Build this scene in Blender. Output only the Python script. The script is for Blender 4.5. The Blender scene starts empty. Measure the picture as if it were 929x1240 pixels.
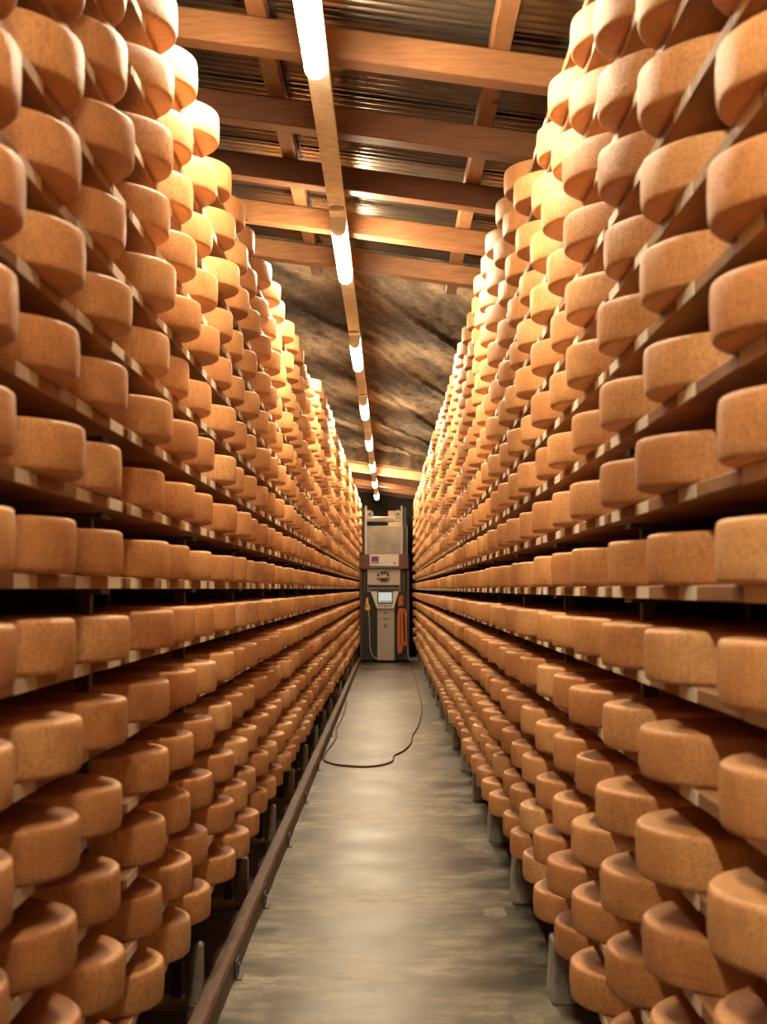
import bpy, bmesh, math, random
import numpy as np
from mathutils import Vector, Matrix, noise

random.seed(7)
scene = bpy.context.scene
COL = scene.collection
EYE = 1.54            # camera height, metres
FPX = 1790.0          # focal length in pixels of the 929 px wide frame
PI = math.pi

# ------------------------------------------------------------------ materials
def mat(name):
    m = bpy.data.materials.new(name); m.use_nodes = True
    nt = m.node_tree; nt.nodes.clear()
    out = nt.nodes.new('ShaderNodeOutputMaterial')
    b = nt.nodes.new('ShaderNodeBsdfPrincipled')
    nt.links.new(b.outputs[0], out.inputs[0])
    return m, nt, b

def N(nt, t, **kw):
    n = nt.nodes.new(t)
    for k, v in kw.items():
        if k in n.inputs: n.inputs[k].default_value = v
        else: setattr(n, k, v)
    return n

def L(nt, a, b): nt.links.new(a, b)

def math_node(nt, op, a, b=None, clamp=False):
    n = nt.nodes.new('ShaderNodeMath'); n.operation = op; n.use_clamp = clamp
    for i, v in enumerate((a, b)):
        if v is None: continue
        if isinstance(v, (int, float)): n.inputs[i].default_value = v
        else: nt.links.new(v, n.inputs[i])
    return n.outputs[0]

def ramp(nt, fac, stops):
    r = nt.nodes.new('ShaderNodeValToRGB')
    els = r.color_ramp.elements
    while len(els) < len(stops): els.new(0.5)
    for e, (p, c) in zip(els, stops):
        e.position = p; e.color = (c[0], c[1], c[2], 1)
    nt.links.new(fac, r.inputs[0])
    return r.outputs[0]

def noise_tex(nt, vec, scale, detail=4, rough=0.55, sx=1, sy=1, sz=1):
    mp = N(nt, 'ShaderNodeMapping'); mp.inputs['Scale'].default_value = (sx, sy, sz)
    L(nt, vec, mp.inputs['Vector'])
    n = N(nt, 'ShaderNodeTexNoise', Scale=scale, Detail=detail, Roughness=rough)
    L(nt, mp.outputs[0], n.inputs['Vector'])
    return n.outputs['Fac']

def bump(nt, b, h, strength=0.3, dist=0.01):
    n = N(nt, 'ShaderNodeBump', Strength=strength, Distance=dist)
    L(nt, h, n.inputs['Height']); L(nt, n.outputs[0], b.inputs['Normal'])

def mix(nt, fac, a, b, blend='MIX'):
    n = nt.nodes.new('ShaderNodeMix'); n.data_type = 'RGBA'; n.blend_type = blend
    if isinstance(fac, (int, float)): n.inputs[0].default_value = fac
    else: nt.links.new(fac, n.inputs[0])
    for i, v in ((6, a), (7, b)):
        if isinstance(v, tuple): n.inputs[i].default_value = (v[0], v[1], v[2], 1)
        else: nt.links.new(v, n.inputs[i])
    return n.outputs[2]

def simple(name, col, rough=0.5, metal=0.0, var=0.15, scale=12, bmp=0.0, stretch=(1, 1, 1)):
    m, nt, b = mat(name)
    tc = N(nt, 'ShaderNodeTexCoord')
    f = noise_tex(nt, tc.outputs['Object'], scale, 5, 0.6, *stretch)
    c = ramp(nt, f, [(0.25, tuple(x * (1 - var) for x in col)), (0.75, tuple(min(1, x * (1 + var)) for x in col))])
    L(nt, c, b.inputs['Base Color'])
    b.inputs['Roughness'].default_value = rough; b.inputs['Metallic'].default_value = metal
    if bmp: bump(nt, b, f, bmp, 0.01)
    return m

def cheese_material():
    m, nt, b = mat('washed_rind')
    uv = N(nt, 'ShaderNodeUVMap'); uv.uv_map = 'UVMap'
    oi = N(nt, 'ShaderNodeObjectInfo'); ge = N(nt, 'ShaderNodeNewGeometry')
    rnd = math_node(nt, 'FRACT', math_node(nt, 'ADD', oi.outputs['Random'], ge.outputs['Random Per Island']))
    off = N(nt, 'ShaderNodeCombineXYZ')
    L(nt, math_node(nt, 'MULTIPLY', rnd, 37.0), off.inputs[2])
    add = N(nt, 'ShaderNodeVectorMath'); add.operation = 'ADD'
    L(nt, uv.outputs[0], add.inputs[0]); L(nt, off.outputs[0], add.inputs[1])
    v = add.outputs[0]
    big = noise_tex(nt, v, 9, 4, 0.6)
    fine = noise_tex(nt, v, 130, 5, 0.7)
    vert = noise_tex(nt, v, 60, 3, 0.6, 3.0, 0.35, 1)
    base = ramp(nt, rnd, [(0.0, (0.63, 0.300, 0.125)), (0.35, (0.74, 0.378, 0.162)),
                          (0.7, (0.80, 0.430, 0.182)), (1.0, (0.84, 0.490, 0.230))])
    blot = ramp(nt, big, [(0.32, (0.78, 0.70, 0.62)), (0.60, (1.0, 1.0, 1.0))])
    c = mix(nt, 0.75, base, blot, 'MULTIPLY')
    sp = ramp(nt, fine, [(0.36, (0.68, 0.62, 0.56)), (0.54, (1, 1, 1))])
    c = mix(nt, 0.9, c, sp, 'MULTIPLY')
    vs_ = ramp(nt, vert, [(0.36, (0.80, 0.76, 0.70)), (0.62, (1, 1, 1))])
    c = mix(nt, 0.7, c, vs_, 'MULTIPLY')
    L(nt, c, b.inputs['Base Color'])
    r = ramp(nt, big, [(0.3, (0.36,) * 3), (0.7, (0.52,) * 3)])
    L(nt, r, b.inputs['Roughness'])
    b.inputs['Specular IOR Level'].default_value = 0.45
    # cloth weave from the mould plus rows of small embossed casein marks
    sep = N(nt, 'ShaderNodeSeparateXYZ'); L(nt, uv.outputs[0], sep.inputs[0])
    w1 = math_node(nt, 'SINE', math_node(nt, 'MULTIPLY', sep.outputs[0], 1150.0))
    w2 = math_node(nt, 'SINE', math_node(nt, 'MULTIPLY', sep.outputs[1], 1150.0))
    weave = math_node(nt, 'MULTIPLY', math_node(nt, 'ADD', w1, w2), 0.05)
    glyph = noise_tex(nt, v, 75, 1, 0.4, 1, 0.8, 1)
    band = math_node(nt, 'SINE', math_node(nt, 'MULTIPLY', sep.outputs[1], 210.0))
    g = math_node(nt, 'MULTIPLY', math_node(nt, 'GREATER_THAN', band, 0.1),
                  math_node(nt, 'GREATER_THAN', glyph, 0.58))
    h = math_node(nt, 'ADD', math_node(nt, 'MULTIPLY', g, 0.6), math_node(nt, 'ADD', weave, math_node(nt, 'MULTIPLY', fine, 0.8)))
    bump(nt, b, math_node(nt, 'ADD', h, math_node(nt, 'MULTIPLY', vert, 0.5)), 0.55, 0.005)
    return m

def wood_material(name, dark, light, along=(1, 12, 12), rough=0.55, grain=7):
    m, nt, b = mat(name)
    tc = N(nt, 'ShaderNodeTexCoord'); oi = N(nt, 'ShaderNodeObjectInfo')
    off = N(nt, 'ShaderNodeCombineXYZ'); L(nt, math_node(nt, 'MULTIPLY', oi.outputs['Random'], 23.0), off.inputs[0])
    add = N(nt, 'ShaderNodeVectorMath'); add.operation = 'ADD'
    L(nt, tc.outputs['Object'], add.inputs[0]); L(nt, off.outputs[0], add.inputs[1])
    f = noise_tex(nt, add.outputs[0], grain, 6, 0.65, *along)
    k = noise_tex(nt, add.outputs[0], 2.2, 3, 0.5)
    c = ramp(nt, f, [(0.3, dark), (0.7, light)])
    kk = ramp(nt, k, [(0.32, (0.6, 0.55, 0.5)), (0.6, (1, 1, 1))])
    c = mix(nt, 0.7, c, kk, 'MULTIPLY')
    vo = N(nt, 'ShaderNodeTexVoronoi', Scale=1.7); L(nt, add.outputs[0], vo.inputs['Vector'])
    kn = ramp(nt, vo.outputs['Distance'], [(0.035, (0.12, 0.08, 0.05)), (0.075, (1, 1, 1))])
    c = mix(nt, 1.0, c, kn, 'MULTIPLY')
    L(nt, c, b.inputs['Base Color']); b.inputs['Roughness'].default_value = rough
    bump(nt, b, f, 0.15, 0.004)
    return m

def floor_material():
    m, nt, b = mat('trowelled_concrete')
    tc = N(nt, 'ShaderNodeTexCoord'); P = tc.outputs['Object']
    big = noise_tex(nt, P, 0.9, 5, 0.6, 1.0, 0.7, 1)
    streak = noise_tex(nt, P, 2.2, 7, 0.66, 1.0, 0.95, 1)
    mid = noise_tex(nt, P, 9.0, 5, 0.62, 0.6, 1.3, 1)
    fine = noise_tex(nt, P, 55, 4, 0.7)
    c = ramp(nt, streak, [(0.41, (0.075, 0.061, 0.042)), (0.47, (0.150, 0.127, 0.093)), (0.53, (0.225, 0.196, 0.148)), (0.59, (0.33, 0.295, 0.23))])
    c2 = ramp(nt, big, [(0.42, (0.48, 0.45, 0.41)), (0.54, (1, 1, 1))])
    c = mix(nt, 0.85, c, c2, 'MULTIPLY')
    c4 = ramp(nt, mid, [(0.42, (0.45, 0.43, 0.40)), (0.54, (1, 1, 1))])
    c = mix(nt, 0.8, c, c4, 'MULTIPLY')
    f3 = ramp(nt, fine, [(0.38, (0.6,) * 3), (0.55, (1,) * 3)])
    c = mix(nt, 0.6, c, f3, 'MULTIPLY')
    sep = N(nt, 'ShaderNodeSeparateXYZ'); L(nt, P, sep.inputs[0])
    j = math_node(nt, 'FRACT', math_node(nt, 'DIVIDE', math_node(nt, 'ADD', sep.outputs[1], 0.05 - 7.95 + 40), 5.0))
    line = math_node(nt, 'LESS_THAN', math_node(nt, 'ABSOLUTE', math_node(nt, 'SUBTRACT', j, 0.01)), 0.0022)
    c = mix(nt, math_node(nt, 'MULTIPLY', line, 0.6), c, (0.05, 0.045, 0.035))
    L(nt, c, b.inputs['Base Color'])
    r = ramp(nt, streak, [(0.3, (0.30,) * 3), (0.7, (0.50,) * 3)])
    L(nt, r, b.inputs['Roughness'])
    bump(nt, b, math_node(nt, 'ADD', streak, math_node(nt, 'MULTIPLY', fine, 0.25)), 0.12, 0.02)
    return m

def rock_material(name, dark, light, scale=2.0):
    m, nt, b = mat(name)
    tc = N(nt, 'ShaderNodeTexCoord'); P = tc.outputs['Object']
    mp = N(nt, 'ShaderNodeMapping'); mp.inputs['Rotation'].default_value = (0, 0, math.radians(17))
    L(nt, P, mp.inputs[0])
    st = noise_tex(nt, mp.outputs[0], scale, 7, 0.62, 1.7, 0.28, 1.5)
    fi = noise_tex(nt, P, 22, 8, 0.8)
    c = ramp(nt, st, [(0.38, dark), (0.5, tuple((a + d) / 2 for a, d in zip(dark, light))), (0.60, light)])
    f2 = ramp(nt, fi, [(0.36, (0.30, 0.27, 0.25)), (0.58, (1, 1, 1))])
    c = mix(nt, 0.75, c, f2, 'MULTIPLY')
    L(nt, c, b.inputs['Base Color']); b.inputs['Roughness'].default_value = 0.75
    bump(nt, b, math_node(nt, 'ADD', math_node(nt, 'MULTIPLY', st, 1.2), math_node(nt, 'MULTIPLY', fi, 0.8)), 0.9, 0.05)
    return m

def emit(name, col, strength):
    m = bpy.data.materials.new(name); m.use_nodes = True
    nt = m.node_tree; nt.nodes.clear()
    o = nt.nodes.new('ShaderNodeOutputMaterial'); e = nt.nodes.new('ShaderNodeEmission')
    e.inputs[0].default_value = (*col, 1); e.inputs[1].default_value = strength
    nt.links.new(e.outputs[0], o.inputs[0])
    return m

LAMP_STRENGTH = 62.0
M = {}
M['cheese'] = cheese_material()
M['board'] = wood_material('spruce_shelf', (0.25, 0.120, 0.050), (0.43, 0.22, 0.096), (10, 1, 10), 0.65)
M['beam'] = wood_material('beam_wood', (0.20, 0.082, 0.030), (0.33, 0.155, 0.062), (1, 10, 10), 0.5)
M['beam_dark'] = wood_material('beam_wood_dark', (0.16, 0.062, 0.026), (0.26, 0.11, 0.045), (1, 10, 10), 0.5)
M['rafter'] = wood_material('rafter_wood', (0.18, 0.075, 0.028), (0.30, 0.14, 0.055), (10, 1, 10), 0.55)
M['pale_wood'] = wood_material('pale_wood', (0.50, 0.34, 0.17), (0.68, 0.50, 0.28), (1, 10, 10), 0.55)
M['label'] = simple('label_paper', (0.78, 0.72, 0.60), 0.7, 0, 0.12, 30)
M['steel'] = simple('galvanised_steel', (0.10, 0.095, 0.09), 0.5, 0.4, 0.25, 20)
M['foot'] = simple('foot_concrete', (0.30, 0.285, 0.245), 0.75, 0, 0.4, 14, 0.3)
M['floor'] = floor_material()
M['floor_shade'] = simple('dark_shaded_floor', (0.055, 0.048, 0.042), 0.8, 0, 0.4, 10, 0.4)  # floor darkened in its colour to stand for shade beneath the left rack
M['rail'] = wood_material('rail_rusty', (0.075, 0.036, 0.020), (0.21, 0.11, 0.062), (10, 1, 10), 0.55)
M['rock'] = rock_material('sandstone', (0.070, 0.044, 0.024), (0.33, 0.215, 0.115))
M['wall'] = rock_material('wall_sandstone', (0.05, 0.035, 0.024), (0.14, 0.095, 0.06))
M['endwall'] = simple('end_concrete', (0.17, 0.145, 0.11), 0.8, 0, 0.35, 3, 0.2)
M['sheet'] = simple('corrugated_sheet', (0.26, 0.21, 0.165), 0.26, 0.9, 0.35, 5, 0.05, (1, 6, 1))
M['channel'] = simple('channel_grey', (0.85, 0.80, 0.68), 0.5, 0.0, 0.25, 18)
M['clear'] = simple('channel_clip', (0.36, 0.32, 0.26), 0.35, 0.6, 0.2, 20)
M['lamp'] = emit('lamp_tube', (1.0, 0.815, 0.535), LAMP_STRENGTH)
M['black'] = simple('machine_black', (0.024, 0.018, 0.018), 0.4, 0.2, 0.2, 8)
M['maroon'] = simple('machine_maroon', (0.12, 0.042, 0.028), 0.42, 0.15, 0.15, 8)
M['inox'] = simple('brushed_steel', (0.44, 0.39, 0.33), 0.36, 0.5, 0.1, 30, 0, (1, 1, 12))
M['panel'] = simple('machine_cream', (0.74, 0.70, 0.60), 0.4, 0.0, 0.05, 10)
M['screen'] = emit('screen_glow', (0.80, 0.80, 0.70), 0.25)
M['screen_bar'] = emit('screen_bar_glow', (0.30, 0.42, 0.40), 0.12)
M['purple'] = simple('purple_sign', (0.13, 0.03, 0.21), 0.4, 0, 0.05, 10)
M['white'] = simple('white_paint', (0.8, 0.77, 0.72), 0.5, 0, 0.05, 10)
M['yellow'] = simple('pendant_yellow', (0.85, 0.50, 0.05), 0.45, 0, 0.1, 10)
M['orange'] = simple('strap_orange', (0.66, 0.17, 0.06), 0.55, 0, 0.12, 20)
M['red'] = simple('box_red', (0.50, 0.10, 0.06), 0.5, 0, 0.1, 20)
M['hose'] = simple('hose_maroon', (0.16, 0.035, 0.022), 0.45, 0, 0.1, 20)
M['cable'] = simple('cable_grey', (0.55, 0.50, 0.42), 0.5, 0, 0.1, 20)
M['mortar'] = simple('mortar_patch', (0.22, 0.195, 0.150), 0.75, 0, 0.45, 20, 0.3)

# ------------------------------------------------------------------ mesh helpers
def box(bm, x0, x1, y0, y1, z0, z1, bev=0.0, seg=1, slope=0.0):
    """slope: z drops by slope per metre of x"""
    r = bmesh.ops.create_cube(bm, size=1.0)
    vs = r['verts']
    for v in vs:
        v.co = Vector((x0 + (v.co.x + .5) * (x1 - x0), y0 + (v.co.y + .5) * (y1 - y0), z0 + (v.co.z + .5) * (z1 - z0)))
        v.co.z -= slope * v.co.x
    if bev:
        es = list({e for v in vs for e in v.link_edges})
        bmesh.ops.bevel(bm, geom=es, offset=bev, segments=seg, affect='EDGES', profile=0.5)
    return vs

def prism(bm, pts, y0, y1):
    """polygon in x,z extruded along y"""
    a = [bm.verts.new((x, y0, z)) for x, z in pts]; b = [bm.verts.new((x, y1, z)) for x, z in pts]
    n = len(pts)
    bm.faces.new(a); bm.faces.new(b[::-1])
    for i in range(n):
        bm.faces.new((a[(i + 1) % n], a[i], b[i], b[(i + 1) % n]))
    bmesh.ops.recalc_face_normals(bm, faces=bm.faces[:])

def prism_x(bm, pts, x0, x1):
    """polygon in y,z extruded along x"""
    a = [bm.verts.new((x0, y, z)) for y, z in pts]; b = [bm.verts.new((x1, y, z)) for y, z in pts]
    n = len(pts)
    bm.faces.new(a); bm.faces.new(b[::-1])
    for i in range(n):
        bm.faces.new((a[(i + 1) % n], a[i], b[i], b[(i + 1) % n]))
    bmesh.ops.recalc_face_normals(bm, faces=bm.faces[:])

def cyl(bm, p0, p1, r, seg=20, r2=None):
    p0, p1 = Vector(p0), Vector(p1); d = p1 - p0
    q = d.to_track_quat('Z', 'Y').to_matrix().to_4x4()
    bmesh.ops.create_cone(bm, cap_ends=True, segments=seg, radius1=r, radius2=r if r2 is None else r2, depth=d.length,
                          matrix=Matrix.Translation((p0 + p1) / 2) @ q)

def tube(bm, pts, r, seg=10, closed=False):
    pts = [Vector(p) for p in pts]; n = len(pts); rings = []
    for i, p in enumerate(pts):
        a = pts[(i - 1) % n] if (closed or i > 0) else p
        b = pts[(i + 1) % n] if (closed or i < n - 1) else p
        t = (b - a).normalized()
        u = t.cross(Vector((0.13, 0.31, 0.94))).normalized(); w = t.cross(u)
        rings.append([bm.verts.new(p + r * (math.cos(k * 2 * PI / seg) * u + math.sin(k * 2 * PI / seg) * w)) for k in range(seg)])
    for i in range(n if closed else n - 1):
        A, B = rings[i], rings[(i + 1) % n]
        for k in range(seg):
            bm.faces.new((A[k], A[(k + 1) % seg], B[(k + 1) % seg], B[k]))
    if not closed:
        bm.faces.new(rings[0]); bm.faces.new(rings[-1])
    bmesh.ops.recalc_face_normals(bm, faces=bm.faces[:])

def spline(pts, sub=8):
    """Catmull-Rom through the points"""
    P = [Vector(p) for p in pts]; out = []
    for i in range(len(P) - 1):
        p0 = P[max(i - 1, 0)]; p1 = P[i]; p2 = P[i + 1]; p3 = P[min(i + 2, len(P) - 1)]
        for s in range(sub):
            t = s / sub
            out.append(0.5 * ((2 * p1) + (p2 - p0) * t + (2 * p0 - 5 * p1 + 4 * p2 - p3) * t * t + (3 * p1 - p0 - 3 * p2 + p3) * t ** 3))
    out.append(P[-1]); return out

def mesh_of(name, bm, material, smooth=False):
    me = bpy.data.meshes.new(name); bm.to_mesh(me); bm.free()
    for mm in (material if isinstance(material, (list, tuple)) else [material]): me.materials.append(mm)
    if smooth: me.polygons.foreach_set('use_smooth', [True] * len(me.polygons))
    return me

def link(name, me, parent=None, loc=(0, 0, 0)):
    o = bpy.data.objects.new(name, me); COL.objects.link(o); o.location = loc
    if parent: o.parent = parent
    return o

def obj(name, bm, material, parent=None, loc=(0, 0, 0), smooth=False):
    return link(name, mesh_of(name, bm, material, smooth), parent, loc)

def thing(name, label, cat, loc=(0, 0, 0), group=None):
    o = bpy.data.objects.new(name, None); COL.objects.link(o); o.location = loc
    o.empty_display_size = 0.1
    return tag(o, label, cat, group)

def tag(o, label, cat, group=None, kind=None):
    o['label'] = label; o['category'] = cat
    if group: o['group'] = group
    if kind: o['kind'] = kind
    return o

def struct(name, bm, m, smooth=False):
    o = obj(name, bm, m, smooth=smooth); o['kind'] = 'structure'; return o

ORD = ['zeroth', 'first', 'second', 'third', 'fourth', 'fifth', 'sixth', 'seventh', 'eighth', 'ninth', 'tenth', 'eleventh',
       'twelfth', 'thirteenth', 'fourteenth', 'fifteenth', 'sixteenth', 'seventeenth', 'eighteenth', 'nineteenth', 'twentieth']

# ------------------------------------------------------------------ racks and cheese
RAD, HGT = 0.25, 0.107
BAY = 1.75
SLOPE = 0.14                         # the roof falls to the right
SIDES = {
    'left':  dict(s=-1, tan=0.622, board=0.690, depth=0.42, j0=2.10 - BAY, off=0.030, pitch=0.196, wheels=(0.34, 0.855, 1.375), top9=13.0),
    'right': dict(s=+1, tan=0.525, board=0.592, depth=0.42, j0=2.24 - BAY, off=0.007, pitch=0.1975, wheels=(0.335, 0.875, 1.415), top9=6.2),
}
NBAY = 20
KMIN, KMAX = -6, 8
BT = 0.03                            # board thickness

PROF = [(0.0, 0.0), (0.13, 0.0), (0.232, 0.0), (0.2415, 0.0012), (0.2460, 0.0048), (0.2478, 0.011), (0.2492, 0.030), (0.250, 0.053),
        (0.2494, 0.078), (0.2480, 0.0955), (0.2462, 0.1020), (0.2415, 0.1058), (0.231, 0.107), (0.13, 0.1066), (0.0, 0.106)]

def wheel_arrays(seg, prof, wob=0.0, seed=0):
    rng = random.Random(seed)
    ph = [rng.uniform(0, 6.28) for _ in range(4)]
    V, UV = [], []
    s = 0.0; arc = [0.0]
    for a, b in zip(prof, prof[1:]):
        s += math.hypot(b[0] - a[0], b[1] - a[1]); arc.append(s)
    inner = prof[1:-1]
    V.append((0, 0, prof[0][1]))
    for (r, z) in inner:
        for k in range(seg):
            t = 2 * PI * k / seg
            w = 1 + wob * (math.sin(2 * t + ph[0]) + 0.6 * math.sin(3 * t + ph[1]) + 0.4 * math.sin(5 * t + ph[2] + 20 * z))
            V.append((r * w * math.cos(t), r * w * math.sin(t), z + wob * 0.09 * math.sin(t * 2 + ph[3]) * (z > 0.05)))
    V.append((0, 0, prof[-1][1]))
    F, FU = [], []
    for k in range(seg):
        k2 = (k + 1) % seg
        F.append((0, 1 + k2, 1 + k)); FU.append(((k + .5) / seg * 1.57, 0, (k + 1) / seg * 1.57, arc[1], k / seg * 1.57, arc[1]))
    for i in range(len(inner) - 1):
        b0, b1 = 1 + i * seg, 1 + (i + 1) * seg
        for k in range(seg):
            k2 = (k + 1) % seg
            F.append((b0 + k, b0 + k2, b1 + k2, b1 + k))
            u0, u1 = k / seg * 1.57, (k + 1) / seg * 1.57
            FU.append((u0, arc[i + 1], u1, arc[i + 1], u1, arc[i + 2], u0, arc[i + 2]))
    top = len(V) - 1; b1 = 1 + (len(inner) - 1) * seg
    for k in range(seg):
        k2 = (k + 1) % seg
        F.append((b1 + k, b1 + k2, top)); FU.append((k / seg * 1.57, arc[-2], (k + 1) / seg * 1.57, arc[-2], (k + .5) / seg * 1.57, arc[-1]))
    return V, F, FU

def build_mesh(name, V, F, FU, material):
    me = bpy.data.meshes.new(name)
    V = np.asarray(V, dtype=np.float32)
    loops = np.fromiter((i for f in F for i in f), dtype=np.int32)
    tot = np.fromiter((len(f) for f in F), dtype=np.int32)
    start = np.concatenate(([0], np.cumsum(tot)[:-1])).astype(np.int32)
    me.vertices.add(len(V)); me.vertices.foreach_set('co', V.ravel())
    me.loops.add(len(loops)); me.loops.foreach_set('vertex_index', loops)
    me.polygons.add(len(F)); me.polygons.foreach_set('loop_start', start); me.polygons.foreach_set('loop_total', tot)
    me.update(calc_edges=True)
    uvl = me.uv_layers.new(name='UVMap')
    uvl.data.foreach_set('uv', np.fromiter((c for f in FU for c in f), dtype=np.float32))
    me.polygons.foreach_set('use_smooth', [True] * len(F))
    me.materials.append(material); me.validate(); me.update()
    return me

WHEEL_MESH = [build_mesh('round_cheese', *wheel_arrays(56, [(r * q, z * hq) for r, z in PROF], 0.0045, i), M['cheese'])
              for i, (q, hq) in enumerate(((1.0, 1.0), (0.985, 1.03), (1.005, 0.96), (0.99, 1.0), (0.995, 0.98)))]
FARPROF = [PROF[i] for i in (0, 2, 3, 4, 5, 7, 9, 10, 11, 12, 14)]
FAR_ARR = wheel_arrays(30, FARPROF)

# camera model used only to count which wheels the photo shows
PITCH = math.atan(93.0 / FPX); YAW = math.atan(7.5 / FPX)
cam_m = Matrix.Translation((0, 0, EYE)) @ Matrix.Rotation(YAW, 4, 'Z') @ Matrix.Rotation(PI / 2 + PITCH, 4, 'X')
cam_i = cam_m.inverted()
def project(p):
    q = cam_i @ Vector(p)
    if q.z > -0.05: return None
    return 464.5 + FPX * q.x / -q.z, 620 - FPX * q.y / -q.z

wheels = []
rng = random.Random(3)
for side, S in SIDES.items():
    for k in range(KMIN, KMAX + 2):
        zt = EYE + S['off'] + S['pitch'] * k
        for b in range(NBAY):
            j = S['j0'] + BAY * b
            if k == 9 and j < S['top9'] - 0.9: continue
            push = rng.uniform(-0.010, 0.010)
            for w in (S['wheels'] if (side, b) != ('right', 1) else (0.15, 0.83, 1.43)):
                y = j + w + rng.uniform(-0.012, 0.012)
                if k == 9 and y < S['top9']: continue
                xc = S['s'] * (S['tan'] + RAD + push + rng.uniform(-0.010, 0.010))
                pts = [project((xc + RAD * math.cos(a), y + RAD * math.sin(a), zt + dz)) for a in [i * PI / 6 for i in range(12)] for dz in (0, HGT)]
                area = 0; edge = None
                if all(pts):
                    xs = [p[0] for p in pts]; ys = [p[1] for p in pts]
                    W = min(max(xs), 929) - max(min(xs), 0); H = min(max(ys), 1240) - max(min(ys), 0)
                    inner = max(xs) if side == 'left' else 929 - min(xs)     # how far its aisle edge is inside the frame
                    if W > 0 and H > 4 and inner > 5: area = min(W, inner) * H
                wheels.append(dict(side=side, k=k, y=y, x=xc, z=zt, area=area))

WG = 'cheese wheels ripening on the racks'
shown = sorted([w for w in wheels if w['area'] > 0], key=lambda w: -w['area'])
single = shown[:300]
ids = {id(w) for w in single}
for side in SIDES:
    for k in range(KMIN, KMAX + 2):
        row = sorted([w for w in shown if w['side'] == side and w['k'] == k], key=lambda w: w['y'])
        for n, w in enumerate(row, 1): w['n'] = n
for i, w in enumerate(single):
    o = bpy.data.objects.new('round_cheese', WHEEL_MESH[rng.randrange(5)])
    COL.objects.link(o)
    o.location = (w['x'], w['y'], w['z']); o.rotation_euler = (0, 0, rng.uniform(0, 6.28))
    k = w['k']
    lev = f"{ORD[k + 1]} shelf above the black gap" if k >= 0 else f"{ORD[-k]} shelf below the black gap"
    lab = f"orange-tan cheese wheel, {w['side']} rack, {lev}, {ORD[w['n']]} wheel from {w['side']} edge"
    tag(o, lab, 'cheese wheel', WG)
rest = [w for w in wheels if id(w) not in ids]
bV, bF, bU = FAR_ARR
bV = np.asarray(bV, dtype=np.float32); nv = len(bV)
nf = len(bF)
loops = np.fromiter((i for f in bF for i in f), dtype=np.int32); tot = np.fromiter((len(f) for f in bF), dtype=np.int32)
uvs = np.fromiter((c for f in bU for c in f), dtype=np.float32)
n = len(rest)
allV = np.empty((n, nv, 3), np.float32)
for i, w in enumerate(rest):
    a = rng.uniform(0, 6.28); c, s = math.cos(a), math.sin(a); q = rng.uniform(0.985, 1.003)
    allV[i, :, 0] = (bV[:, 0] * c - bV[:, 1] * s) * q + w['x']; allV[i, :, 1] = (bV[:, 0] * s + bV[:, 1] * c) * q + w['y']
    allV[i, :, 2] = bV[:, 2] * rng.uniform(0.96, 1.03) + w['z']
me = bpy.data.meshes.new('cheese_stock')
me.vertices.add(n * nv); me.vertices.foreach_set('co', allV.ravel())
al = (loops[None, :] + (np.arange(n, dtype=np.int32) * nv)[:, None]).ravel()
at = np.tile(tot, n); st = np.concatenate(([0], np.cumsum(at)[:-1])).astype(np.int32)
me.loops.add(len(al)); me.loops.foreach_set('vertex_index', al)
me.polygons.add(len(at)); me.polygons.foreach_set('loop_start', st); me.polygons.foreach_set('loop_total', at)
me.update(calc_edges=True)
ul = me.uv_layers.new(name='UVMap'); ul.data.foreach_set('uv', np.tile(uvs, n))
me.polygons.foreach_set('use_smooth', [True] * len(at)); me.materials.append(M['cheese']); me.update()
tag(link('cheese_stock', me), 'hundreds of smaller cheese wheels filling both racks towards the far end', 'cheese', WG, 'stuff')

# shelves, labels, ladder frames and feet, one rack bay after another
LABELS = ((0.155, 0.17), (0.70, 0.17), (1.215, 0.17), (1.61, 0.16))    # centre along the board, width
def shelf_mesh(S, far):
    bm = bmesh.new(); s = S['s']; x0 = S['board']; x1 = x0 + S['depth']
    a, b = sorted((s * x0, s * x1))
    box(bm, a, b, 0.025, BAY - 0.025, -BT, 0, 0.003)
    me_m = [M['board']]
    if far:
        for f in bm.faces: f.material_index = 0
        for c, w in LABELS:
            xa, xb = sorted((s * (x0 - 0.0015), s * (x0 + 0.001)))
            vs = box(bm, xa, xb, c - w / 2, c + w / 2, -BT + 0.001, -0.002)
            for f in {f for v in vs for f in v.link_faces}: f.material_index = 1
        me_m.append(M['label'])
    return mesh_of('shelf', bm, me_m)

def label_mesh(S):
    bm = bmesh.new(); s = S['s']; x0 = S['board']
    xa, xb = sorted((s * (x0 - 0.0015), s * (x0 + 0.0)))
    box(bm, xa, xb, -0.085, 0.085, -BT + 0.001, -0.002)
    return mesh_of('label', bm, M['label'])

def ladder_mesh(S, ks):
    bm = bmesh.new(); s = S['s']; x0 = S['board']
    ztop = EYE + S['off'] + S['pitch'] * max(ks)
    for p in (x0 + 0.085, x0 + S['depth'] - 0.05):
        a, b = sorted((s * p, s * (p + 0.04)))
        box(bm, a, b, -0.017, 0.017, 0.22 if s > 0 else 0.02, ztop + 0.02, 0.003)
    for k in ks:
        zz = EYE + S['off'] + S['pitch'] * k - BT
        a, b = sorted((s * (x0 + 0.05), s * (x0 + S['depth'])))
        box(bm, a, b, -0.06, 0.06, zz - 0.014, zz)
    return mesh_of('ladder_frame', bm, M['steel'])

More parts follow.
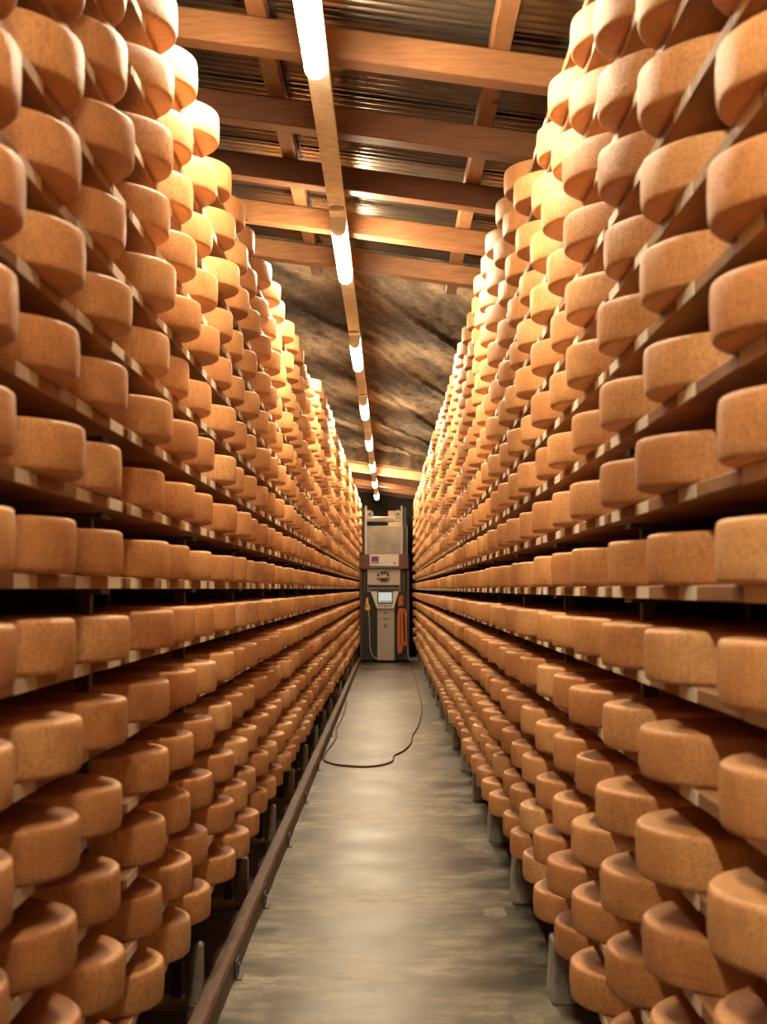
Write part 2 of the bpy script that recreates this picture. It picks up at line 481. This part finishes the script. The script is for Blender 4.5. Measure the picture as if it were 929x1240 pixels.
def foot_mesh(S):
    bm = bmesh.new(); s = S['s']
    if s < 0:                                                      # slim tapered post standing on a sill plate
        box(bm, -1.10, -0.682, -0.12, 0.03, 0.0, 0.02)
        vs = box(bm, -0.755, -0.690, -0.11, -0.02, 0.02, 0.23)
        for v in vs:
            if v.co.z > 0.1: v.co.x = -0.692 if v.co.x > -0.72 else -0.722; v.co.y *= 0.8
        bmesh.ops.bevel(bm, geom=list({e for v in vs for e in v.link_edges}), offset=0.006, segments=2, affect='EDGES')
        return mesh_of('foot', bm, M['foot'])
    xf = S['board'] + 0.008
    vs = box(bm, *sorted((s * xf, s * (xf + 0.44))), -0.19, 0.03, 0.0, 0.22, 0.012, 2)
    for v in bm.verts:                                             # slightly tapered towards its top
        if v.co.z > 0.1: v.co.y += 0.012 if v.co.y < -0.1 else 0; v.co.x += s * 0.012 if abs(v.co.x) < xf + 0.1 else 0
    return mesh_of('foot', bm, M['foot'])

for side, S in SIDES.items():
    near_m, far_m, lab_m, foot_m = shelf_mesh(S, False), shelf_mesh(S, True), label_mesh(S), foot_mesh(S)
    lad = {}
    for b in range(NBAY):
        j = S['j0'] + BAY * b
        ks = list(range(KMIN, KMAX + 1))
        if side == 'right' or j > S['top9'] - 0.9: ks.append(9)
        if b == 0: desc = f'tall wooden cheese rack bay beside the camera on the {side} of the aisle'
        elif b == NBAY - 1: desc = f'last tall wooden cheese rack bay on the {side}, at the end wall'
        else: desc = f'tall wooden cheese rack bay on the {side} of the aisle, {ORD[b]} from the front'
        r = thing('cheese_rack', desc, 'rack', (0, j, 0), f'{side} row of cheese racks')
        for k in ks:
            sh = link('shelf', near_m if b < 6 else far_m, r, (0, 0, EYE + S['off'] + S['pitch'] * k))
            if 0 < b < 6:
                for c, w in LABELS: 
                    lo = link('label', lab_m, sh, (0, c + 0.01 * math.sin(k * 7 + b * 3 + c * 9), 0))
                    lo['label'] = 'white paper label'
        key = len(ks)
        if key not in lad: lad[key] = ladder_mesh(S, ks)
        link('ladder_frame', lad[key], r)
        link('foot', foot_m, r)
        if b == NBAY - 1:
            link('ladder_frame', lad[key], r, (0, BAY, 0)); link('foot', foot_m, r, (0, BAY, 0))
YEND = SIDES['left']['j0'] + BAY * NBAY + 0.6

# ------------------------------------------------------------------ floor, walls
bm = bmesh.new(); box(bm, -0.67, 1.20, -3.0, YEND, -0.12, 0.0); struct('floor', bm, M['floor'])
bm = bmesh.new(); box(bm, -1.30, -0.67, -3.0, YEND, -0.12, -0.001); struct('floor_shade_strip', bm, M['floor_shade'])  # floor strip under the left rack, its shade painted in

def wall_mesh(x, y0, y1, z0, z1, s, amp=0.03):
    bm = bmesh.new(); nx, nz = int((y1 - y0) / 0.25), 14; g = []
    for i in range(nx + 1):
        col = []
        for k in range(nz + 1):
            y = y0 + (y1 - y0) * i / nx; z = z0 + (z1 - z0) * k / nz
            d = noise.noise(Vector((y * 0.8, z * 2.2, 3.1 * s))) * amp
            col.append(bm.verts.new((x + s * abs(d), y, z)))
        g.append(col)
    for i in range(nx):
        for k in range(nz):
            bm.faces.new((g[i][k], g[i + 1][k], g[i + 1][k + 1], g[i][k + 1]))
    return bm
struct('wall_left', wall_mesh(-1.16, -3, YEND, -0.1, 4.4, -1), M['wall'], True)
struct('wall_right', wall_mesh(1.07, -3, YEND, -0.1, 4.2, 1), M['wall'], True)
bm = bmesh.new(); box(bm, -1.3, 1.2, YEND, YEND + 0.2, -0.12, 4.2); struct('wall_back', bm, M['endwall'])

# ------------------------------------------------------------------ roof: beams, rafters, corrugated sheet, rock
ZB = EYE + 2.16
BX0, BX1 = -1.17, 1.08
Y0B, DYB = 6.00, 1.013
BH, BD = 0.13, 0.12
kinds = {0: 'beam', 1: 'beam_dark', 2: 'beam_dark', 3: 'beam', 4: 'beam'}
for i in range(-8, 5):
    y = Y0B + DYB * i
    bm = bmesh.new(); box(bm, BX0, BX1, y, y + BD, ZB, ZB + BH, 0.006, 1, SLOPE)
    struct('ceiling_beam', bm, M[kinds.get(i, 'beam')])
for x0 in (-0.59, 0.42):
    bm = bmesh.new(); box(bm, x0, x0 + 0.08, -2.6, 11.1, ZB + BH + 0.001, ZB + BH + 0.09, 0.004, 1, SLOPE)
    struct('ceiling_rafter', bm, M['rafter'])
bm = bmesh.new()
per = 0.076; ys = np.arange(-3.0, 10.45, per / 8); prev = None
for y in ys:
    z = ZB + BH + 0.112 + 0.019 * math.sin(2 * PI * y / per)
    c = [bm.verts.new((x, y, z - SLOPE * x)) for x in (BX0 - 0.03, 0, BX1 + 0.03)]
    if prev:
        for a in range(2): bm.faces.new((prev[a], c[a], c[a + 1], prev[a + 1]))
    prev = c
struct('ceiling', bm, M['sheet'], True)

def rock_h(x, y):
    u = 0.30 * x + 0.95 * y; v = 0.95 * x - 0.30 * y
    a = noise.noise(Vector((u * 0.28, v * 1.5, 1.7))) * 0.06
    b = noise.noise(Vector((u * 0.7, v * 3.2, 5.1))) * 0.03
    c = noise.fractal(Vector((x * 6.5, y * 4.0, 0.3)), 0.8, 2.1, 4) * 0.026
    led = v * 1.0 + 0.18 * noise.noise(Vector((u * 0.5, 2.2, v)))
    st = (led - math.floor(led)); step = -0.055 * (st ** 9)
    return a + b + c + step
bm = bmesh.new(); ny, nx = 640, 84; RY0, RY1 = 10.25, 28.2; g = []
for i in range(ny + 1):
    y = RY0 + (RY1 - RY0) * i / ny; row = []
    for q in range(nx + 1):
        x = -1.22 + 2.36 * q / nx
        row.append(bm.verts.new((x, y, EYE + 2.52 - SLOPE * x + rock_h(x, y) + 0.10)))
    g.append(row)
for i in range(ny):
    for q in range(nx): bm.faces.new((g[i][q], g[i][q + 1], g[i + 1][q + 1], g[i + 1][q]))
struct('ceiling_rock', bm, M['rock'], True)

# far timber ceiling behind the rock
for i, (y, m, h) in enumerate(((28.3, 'pale_wood', 0.16), (30.2, 'beam', 0.13), (31.6, 'beam', 0.13), (33.0, 'beam_dark', 0.13), (34.4, 'beam_dark', 0.13))):
    bm = bmesh.new(); box(bm, BX0, BX1, y, y + 0.14, ZB, ZB + h, 0.006, 1, SLOPE); struct('ceiling_beam', bm, M[m])
bm = bmesh.new(); box(bm, BX0 - 0.05, BX1 + 0.05, 28.0, YEND, ZB + 0.17, ZB + 0.22, 0, 1, SLOPE); struct('ceiling_boards', bm, M['rafter'])
bm = bmesh.new(); box(bm, BX0 - 0.05, BX1 + 0.05, 27.95, 28.1, ZB + 0.17, ZB + 0.80, 0, 1, SLOPE); struct('ceiling_drop', bm, M['rock'])

# ------------------------------------------------------------------ lamps and their channel
LX, LZ = -0.285, EYE + 2.0
CH_Z = LZ + 0.052
bm = bmesh.new(); box(bm, LX - 0.045, LX + 0.045, -3.0, 35.0, CH_Z, CH_Z + 0.035, 0.004)
ch = thing('lamp_channel', 'long grey metal channel carrying the row of lamps under the ceiling', 'light track', (0, 0, 0))
obj('channel', bm, M['channel'], ch)
bm = bmesh.new()
pts = [(LX + 0.030, y, CH_Z + 0.045 + 0.006 * math.sin(y * 5)) for y in np.arange(-3, 35, 0.25)]
tube(bm, pts, 0.008, 8); obj('cable', bm, M['black'], ch, smooth=True)
for y in list(np.arange(Y0B - 3 * DYB, 10.2, 2 * DYB)):
    bm = bmesh.new()
    box(bm, LX - 0.012, LX + 0.012, y + 0.045, y + 0.07, CH_Z + 0.035, ZB - SLOPE * LX + 0.002); obj('hanger', bm, M['clear'], ch)
for y in np.arange(11.2, 28, 3.84):
    bm = bmesh.new()
    box(bm, LX - 0.012, LX + 0.012, y, y + 0.025, CH_Z + 0.035, EYE + 2.6 - SLOPE * LX + rock_h(LX, y) + 0.02); obj('hanger', bm, M['clear'], ch)

def capsule(bm, y0, y1, r, seg=20, cap=6):
    prof = [(y0, r * 0.6), (y0 + 0.004, r)] + [(y1 - r + r * math.sin(a), r * math.cos(a)) for a in [i * (PI / 2) / cap for i in range(cap)]]
    rings = [[bm.verts.new((rr * math.cos(t), y, rr * math.sin(t))) for t in [2 * PI * k / seg for k in range(seg)]] for y, rr in prof]
    for A, B in zip(rings, rings[1:]):
        for k in range(seg): bm.faces.new((A[k], B[k], B[(k + 1) % seg], A[(k + 1) % seg]))
    bm.faces.new(rings[0]); bm.faces.new(rings[-1][::-1])
    bmesh.ops.recalc_face_normals(bm, faces=bm.faces[:])
LL = 1.40
bmt = bmesh.new(); capsule(bmt, 0.03, LL, 0.042); tube_me = mesh_of('tube', bmt, M['lamp'], True)
bmc = bmesh.new(); cyl(bmc, (0, 0.006, 0), (0, 0.060, 0), 0.0435, 24); cyl(bmc, (0, -0.006, 0), (0, 0.006, 0), 0.030, 20); box(bmc, -0.045, 0.045, 0.0, 0.085, 0.012, 0.0522, 0.004); cap_me = mesh_of('end_cap', bmc, M['channel'])
bmk = bmesh.new()
box(bmk, -0.014, 0.014, 0.006, 0.028, 0.045, 0.0525); box(bmk, -0.014, 0.014, 1.1, 1.122, 0.044, 0.0525)
clip_me = mesh_of('clip', bmk, M['steel'])
bmr = bmesh.new(); cyl(bmr, (0, -0.20, 0.044), (0, -0.20, 0.0525), 0.040, 20); ros_me = mesh_of('socket_cover', bmr, M['clear'])
LAMPS = [8.07 + 3.84 * (i - 1) for i in range(-2, 8)]
for i, y in enumerate(LAMPS):
    n = i - 1                                     # 1 = the first lamp the photo shows
    if n < 1: lab = 'glowing fluorescent tube lamp above the camera, ' + ('overhead' if n == 0 else 'further back')
    elif n == 1: lab = 'largest glowing fluorescent tube lamp, cut by the top edge'
    else: lab = f'glowing fluorescent tube lamp under the ceiling, {ORD[n]} from the top of the photo'
    t = thing('tube_lamp', lab, 'lamp', (LX, y, LZ), 'row of fluorescent tube lamps')
    link('tube', tube_me, t); link('end_cap', cap_me, t); link('clip', clip_me, t); link('socket_cover', ros_me, t)

# ------------------------------------------------------------------ guide rail along the left rack
rl = thing('guide_rail', 'rusty brown guide rail along the floor beneath the left rack', 'rail', (0, 0, 0))
bm = bmesh.new(); nn = 260; prev = None
for i in range(nn + 1):
    y = 0.5 + (30.2 - 0.5) * i / nn
    w = 0.004 * noise.noise(Vector((y * 2.3, 0, 0))); hh = 0.10 + 0.004 * noise.noise(Vector((y * 3.1, 4, 0)))
    c = [bm.verts.new(p) for p in ((-0.612 + w, y, 0.0), (-0.612 + w, y, hh - 0.012), (-0.622 + w, y, hh), (-0.672 + w, y, hh - 0.002), (-0.679 + w, y, hh - 0.014), (-0.679 + w, y, 0.0))]
    if prev:
        for a in range(6): bm.faces.new((prev[a], prev[(a + 1) % 6], c[(a + 1) % 6], c[a]))
    else: bm.faces.new(c)
    prev = c
bm.faces.new(prev[::-1]); bmesh.ops.recalc_face_normals(bm, faces=bm.faces[:])
obj('rail_bar', bm, M['rail'], rl)
for y in (5.9, 7.2, 8.9, 10.7, 12.6, 15.5):
    bm = bmesh.new()
    box(bm, -0.609, -0.601, y, y + 0.10, 0.0, 0.075, 0.002); box(bm, -0.609, -0.583, y, y + 0.10, 0.0, 0.006)
    cyl(bm, (-0.601, y + 0.05, 0.05), (-0.594, y + 0.05, 0.05), 0.010, 8)
    obj('anchor_bracket', bm, M['steel'], rl)

# mortar patches by the right-hand feet
S = SIDES['right']
for b in range(2, 9):
    j = S['j0'] + BAY * b
    bm = bmesh.new(); ring = []
    for q in range(22):
        a = 2 * PI * q / 22; c, s_ = math.cos(a), math.sin(a)
        k = 1.0 / max(abs(c), abs(s_)) ** 0.75 * (1 + 0.10 * noise.noise(Vector((c * 2, s_ * 2, b * 3.3))))
        ring.append((0.055 * c * k, 0.10 * s_ * k))
    lo = [bm.verts.new((x, y, 0)) for x, y in ring]; hi = [bm.verts.new((x * .93, y * .93, 0.003)) for x, y in ring]
    bm.faces.new(hi)
    for q in range(22): bm.faces.new((lo[q], lo[(q + 1) % 22], hi[(q + 1) % 22], hi[q]))
    bmesh.ops.recalc_face_normals(bm, faces=bm.faces[:])
    o = obj('mortar_patch', bm, M['mortar'], loc=(0.50, j - 0.36, 0.0))
    tag(o, f'pale square mortar patch on the floor, {ORD[b - 1]} along the right rack', 'floor patch', 'mortar patches along the right rack')

# ------------------------------------------------------------------ hose on the floor
hp = [(-0.60, 20.5), (-0.575, 19.2), (-0.57, 17.6), (-0.585, 16.4), (-0.555, 15.4), (-0.575, 14.6), (-0.60, 13.9), (-0.585, 13.35), (-0.50, 13.05), (-0.36, 12.9), (-0.21, 12.85), (-0.08, 12.95),
      (0.02, 13.25), (0.04, 13.7), (0.13, 14.1), (0.21, 14.8), (0.24, 15.6), (0.31, 16.5), (0.37, 17.8), (0.42, 19.4), (0.43, 21.5), (0.44, 24.0), (0.43, 27.0), (0.42, 29.6), (0.415, 30.55)]
bm = bmesh.new(); tube(bm, spline([(x, y, 0.0085) for x, y in hp], 8), 0.0085, 10)
tag(obj('floor_hose', bm, M['hose'], smooth=True), 'thin dark red hose looping across the concrete aisle floor', 'hose')

# ------------------------------------------------------------------ the turning machine at the end of the aisle
MY = 30.8; PX = 58.1
def mx(x): return (x - 472.0) / PX
def mz(y): return EYE + (713.0 - y) / PX
def zx(u): return mx(435 + u * 65 / 537.0)         # from the close-up view of the machine
def zz(v): return mz(660 + v * 150 / 1240.0)
mc = thing('cheese_turning_machine', 'dark brown and steel cheese-turning machine with screen standing at the aisle end', 'machine', (0, MY, 0))
def mbox(name, u0, u1, v0, v1, d0, d1, m, parent=mc, bev=0.006, z0=None, label=None):
    bm = bmesh.new(); box(bm, zx(u0), zx(u1), d0, d1, zz(v1) if z0 is None else z0, zz(v0), bev)
    o = obj(name, bm, M[m], parent)
    if label: o['label'] = label
    return o
mbox('base', 18, 505, 1165, 1190, -0.02, 0.95, 'black', z0=0.0)
mbox('side_housing', 20, 182, 470, 1165, 0.02, 0.9, 'black', z0=0.06)
mbox('side_housing', 353, 505, 470, 1165, 0.02, 0.9, 'black', z0=0.06)
cab = mbox('cabinet', 181, 354, 632, 1165, -0.04, 0.85, 'inox', z0=0.06, label='brushed steel cabinet')
mbox('drawer_panel', 186, 350, 655, 728, -0.05, -0.041, 'inox', cab, 0.003)
mbox('door', 186, 350, 742, 1100, -0.05, -0.041, 'inox', cab, 0.003)
mbox('handle', 240, 290, 733, 742, -0.075, -0.041, 'black', cab, 0.002)
mbox('lock', 250, 275, 672, 684, -0.062, -0.051, 'black', cab, 0.002)
bm = bmesh.new()
for a, b in (((248, 818), (265, 783)), ((265, 783), (283, 818)), ((283, 818), (248, 818))):
    cyl(bm, (zx(a[0]), -0.052, zz(a[1])), (zx(b[0]), -0.052, zz(b[1])), 0.006, 6)
cyl(bm, (zx(265), -0.052, zz(798)), (zx(265), -0.052, zz(810)), 0.006, 6)
obj('warning_sign', bm, M['black'], cab)
# console
bm = bmesh.new(); prism(bm, [(zx(118), zz(450)), (zx(390), zz(450)), (zx(392), zz(475)), (zx(345), zz(632)), (zx(178), zz(632)), (zx(120), zz(475))], -0.16, 0.3)
con = obj('console', bm, M['panel'], mc); con['label'] = 'cream control console'
mbox('visor', 112, 396, 442, 456, -0.19, 0.3, 'black', con, 0.003)
bz = mbox('bezel', 182, 338, 462, 584, -0.175, -0.16, 'black', con, 0.004)
mbox('screen', 194, 327, 474, 572, -0.180, -0.175, 'screen', bz, 0.0, label='lit display')
mbox('screen_menu', 200, 320, 557, 566, -0.183, -0.180, 'screen_bar', bz, 0.0)
for u in (200, 230, 290, 318):
    bm = bmesh.new(); cyl(bm, (zx(u), -0.175, zz(604)), (zx(u), -0.16, zz(604)), 0.016, 12); obj('button', bm, M['black'], con)
bm = bmesh.new(); cyl(bm, (zx(260), -0.19, zz(604)), (zx(260), -0.16, zz(604)), 0.022, 14); o = obj('button', bm, M['red'], con); o['label'] = 'red stop button'
# gripper head between console and cover
gh = mbox('gripper_head', 85, 410, 262, 432, 0.05, 0.6, 'inox', label='steel gripper head')
mbox('gripper_rail', 82, 402, 382, 402, -0.06, 0.05, 'inox', gh, 0.004)
mbox('gripper_shadow_rail', 84, 400, 404, 418, -0.02, 0.05, 'black', gh, 0.003).name = 'gripper_guide'
mbox('clamp', 208, 285, 268, 282, -0.03, 0.05, 'black', gh, 0.003)
mbox('clamp', 180, 200, 285, 310, -0.02, 0.05, 'black', gh, 0.003)
mbox('clamp', 280, 302, 285, 310, -0.02, 0.05, 'black', gh, 0.003)
mbox('clamp', 212, 284, 338, 362, -0.04, 0.05, 'black', gh, 0.003)
mbox('clamp_bar', 180, 305, 330, 336, -0.03, 0.05, 'steel', gh, 0.0)
# guide columns
for u0, u1 in ((28, 78), (415, 482)):
    gc = mbox('guide_column', u0, u1, 235, 470, 0.08, 0.5, 'black')
    bm = bmesh.new(); cyl(bm, (zx((u0 + u1) / 2), 0.06, zz(470)), (zx((u0 + u1) / 2), 0.06, zz(240)), 0.035, 16); obj('piston_rod', bm, M['steel'], gc, smooth=False)
mbox('side_rail', 10, 30, 235, 1165, 0.0, 0.9, 'maroon', z0=0.06)
mbox('side_rail', 482, 500, 235, 1165, 0.0, 0.9, 'maroon', z0=0.06)
# cover across the top
cv = mbox('cover', 4, 496, 92, 242, -0.10, 0.8, 'maroon', bev=0.012)
cp = mbox('cover_panel', 107, 396, 94, 212, -0.12, -0.10, 'panel', cv, 0.004, label='cream front panel')
mbox('panel_lip', 107, 396, 214, 238, -0.115, -0.10, 'steel', cv, 0.004)
sg = mbox('emblem', 124, 196, 116, 186, -0.126, -0.12, 'purple', cp, 0.0, label='purple square emblem')
bm = bmesh.new()
for a in range(5):
    u = 133 + a * 11
    box(bm, zx(u), zx(u + 8), -0.129, -0.126, zz(178), zz(169 - (3 if a in (1, 3) else 0)))
obj('emblem_lettering', bm, M['white'], sg)
bm = bmesh.new(); cyl(bm, (zx(354), -0.135, zz(182)), (zx(354), -0.12, zz(182)), 0.02, 12); obj('knob', bm, M['black'], cp)
# masts and pulleys above
for x0, x1, dark in ((438.6, 441.4, True), (441.8, 444.0, False), (485.6, 487.6, False), (488.2, 492.6, True)):
    bm = bmesh.new(); box(bm, mx(x0), mx(x1), 0.10, 0.34, zz(95), mz(612 if not dark else 614), 0.004)
    o = obj('mast_chain' if dark else 'mast', bm, M['black'] if dark else M['inox'], mc)
    if dark:
        bm = bmesh.new(); z = zz(95) + 0.05
        while z < mz(616):
            box(bm, mx((x0 + x1) / 2) - 0.009, mx((x0 + x1) / 2) + 0.009, 0.085, 0.10, z, z + 0.03); z += 0.055
        obj('chain_links', bm, M['steel'], o)
bm = bmesh.new(); box(bm, mx(444), mx(485.6), 0.12, 0.32, mz(631), mz(626), 0.012, 2)
cyl(bm, (mx(452), 0.11, mz(628.5)), (mx(477), 0.11, mz(628.5)), 0.055, 18)
xb = obj('crossbar', bm, M['panel'], mc)
for x in (447.5, 482):
    bm = bmesh.new(); cyl(bm, (mx(x), 0.06, mz(622.5)), (mx(x), 0.11, mz(622.5)), 0.085, 24); pu = obj('pulley', bm, M['panel'], xb)
    bm = bmesh.new(); cyl(bm, (mx(x), 0.05, mz(622.5)), (mx(x), 0.06, mz(622.5)), 0.025, 14); obj('hub', bm, M['black'], pu)
# pendant control with cable, red box, cables
bm = bmesh.new(); prism(bm, [(zx(62), zz(650)), (zx(110), zz(650)), (zx(106), zz(600)), (zx(92), zz(585)), (zx(90), zz(528)), (zx(70), zz(532)), (zx(68), zz(588)), (zx(60), zz(602))], -0.05, 0.02)
pd = obj('pendant_control', bm, M['yellow'], mc); pd['label'] = 'yellow hand control'
mbox('pendant_button', 66, 80, 595, 620, -0.056, -0.05, 'black', pd, 0.0)
bm = bmesh.new(); tube(bm, spline([(zx(u), -0.065, zz(v)) for u, v in ((92, 652), (100, 720), (106, 850), (108, 1000), (122, 1070), (150, 1118), (185, 1132), (215, 1090), (232, 1010), (240, 900), (240, 760))], 6), 0.008, 8)
obj('pendant_cable', bm, M['cable'], mc, smooth=True)
mbox('junction_box', 390, 440, 503, 610, -0.05, 0.02, 'red', label='red box')
bm = bmesh.new(); cyl(bm, (zx(378), -0.10, zz(655)), (zx(378), 0.03, zz(655)), 0.03, 14); cyl(bm, (zx(455), -0.10, zz(642)), (zx(455), 0.03, zz(642)), 0.02, 14)
obj('hook', bm, M['black'], mc)
bm = bmesh.new(); tube(bm, spline([(zx(u), -0.06, zz(v)) for u, v in ((450, 645), (465, 640), (474, 700), (476, 850), (485, 1050), (496, 1150))], 6), 0.007, 8)
obj('supply_cable', bm, M['cable'], mc, smooth=True)
# straps hang on the hooks: a thing of its own
bm = bmesh.new()
for a, (lo, hi, up, dn) in enumerate(((390, 425, 640, 1085), (402, 432, 636, 1070), (432, 468, 640, 1000))):
    c = (zx(lo) + zx(hi)) / 2; w = (zx(hi) - zx(lo)) / 2
    z1, z0 = zz(up), zz(dn); pts = []
    for t in range(40):
        q = 2 * PI * t / 40
        pts.append((c + w * math.cos(q) * (1 if math.sin(q) < 0.6 else 0.9) - 0.02 * math.sin(q) * (a == 2), MY - 0.075 - 0.02 * a, (z0 + z1) / 2 + (z1 - z0) / 2 * math.copysign(abs(math.sin(q)) ** 0.5, math.sin(q))))
    tube(bm, pts, 0.019, 8, True)
tag(obj('hanging_straps', bm, M['orange'], smooth=True), 'orange strap loops hanging on the right side of the machine', 'strap')

# behind the machine: grey partition and a pale wooden crate lid on the end wall
bm = bmesh.new(); box(bm, -0.62, 0.40, 33.2, 33.3, 0.0, mz(632) + 0.02, 0.01)
o = struct('wall_partition', bm, M['endwall'])
bm = bmesh.new(); box(bm, mx(470) * 1.1, mx(487) * 1.1, 33.75, 33.95, mz(624), mz(613) + 0.06, 0.01); box(bm, mx(478) * 1.1, mx(480) * 1.1, 33.73, 33.75, mz(624), mz(613) + 0.06)
box(bm, mx(470) * 1.1, mx(487) * 1.1, 33.6, 33.98, 0.0, mz(624) - 0.0, 0.01)
tag(obj('wooden_crate', bm, M['pale_wood']), 'pale wooden crate seen above the partition behind the machine', 'crate')

# ------------------------------------------------------------------ world, camera, view
w = bpy.data.worlds.new('cellar'); scene.world = w; w.use_nodes = True
w.node_tree.nodes['Background'].inputs[0].default_value = (1.0, 0.72, 0.45, 1)
w.node_tree.nodes['Background'].inputs[1].default_value = 0.02
cam = bpy.data.cameras.new('camera'); co = bpy.data.objects.new('camera', cam); COL.objects.link(co)
co.matrix_world = cam_m
cam.sensor_fit = 'HORIZONTAL'; cam.sensor_width = 24.0; cam.lens = FPX * 24.0 / 929.0
cam.clip_start = 0.05; cam.clip_end = 200
cam.dof.use_dof = True; cam.dof.focus_distance = 9.5; cam.dof.aperture_fstop = 5.0
scene.camera = co
vs = scene.view_settings
vs.view_transform = 'Standard'; vs.look = 'None'; vs.gamma = 1.0; vs.use_curve_mapping = False; vs.exposure = 1.62
scene.cycles.max_bounces = 10; scene.cycles.diffuse_bounces = 6
scene.cycles.use_denoising = True
scene.cycles.sample_clamp_indirect = 8.0
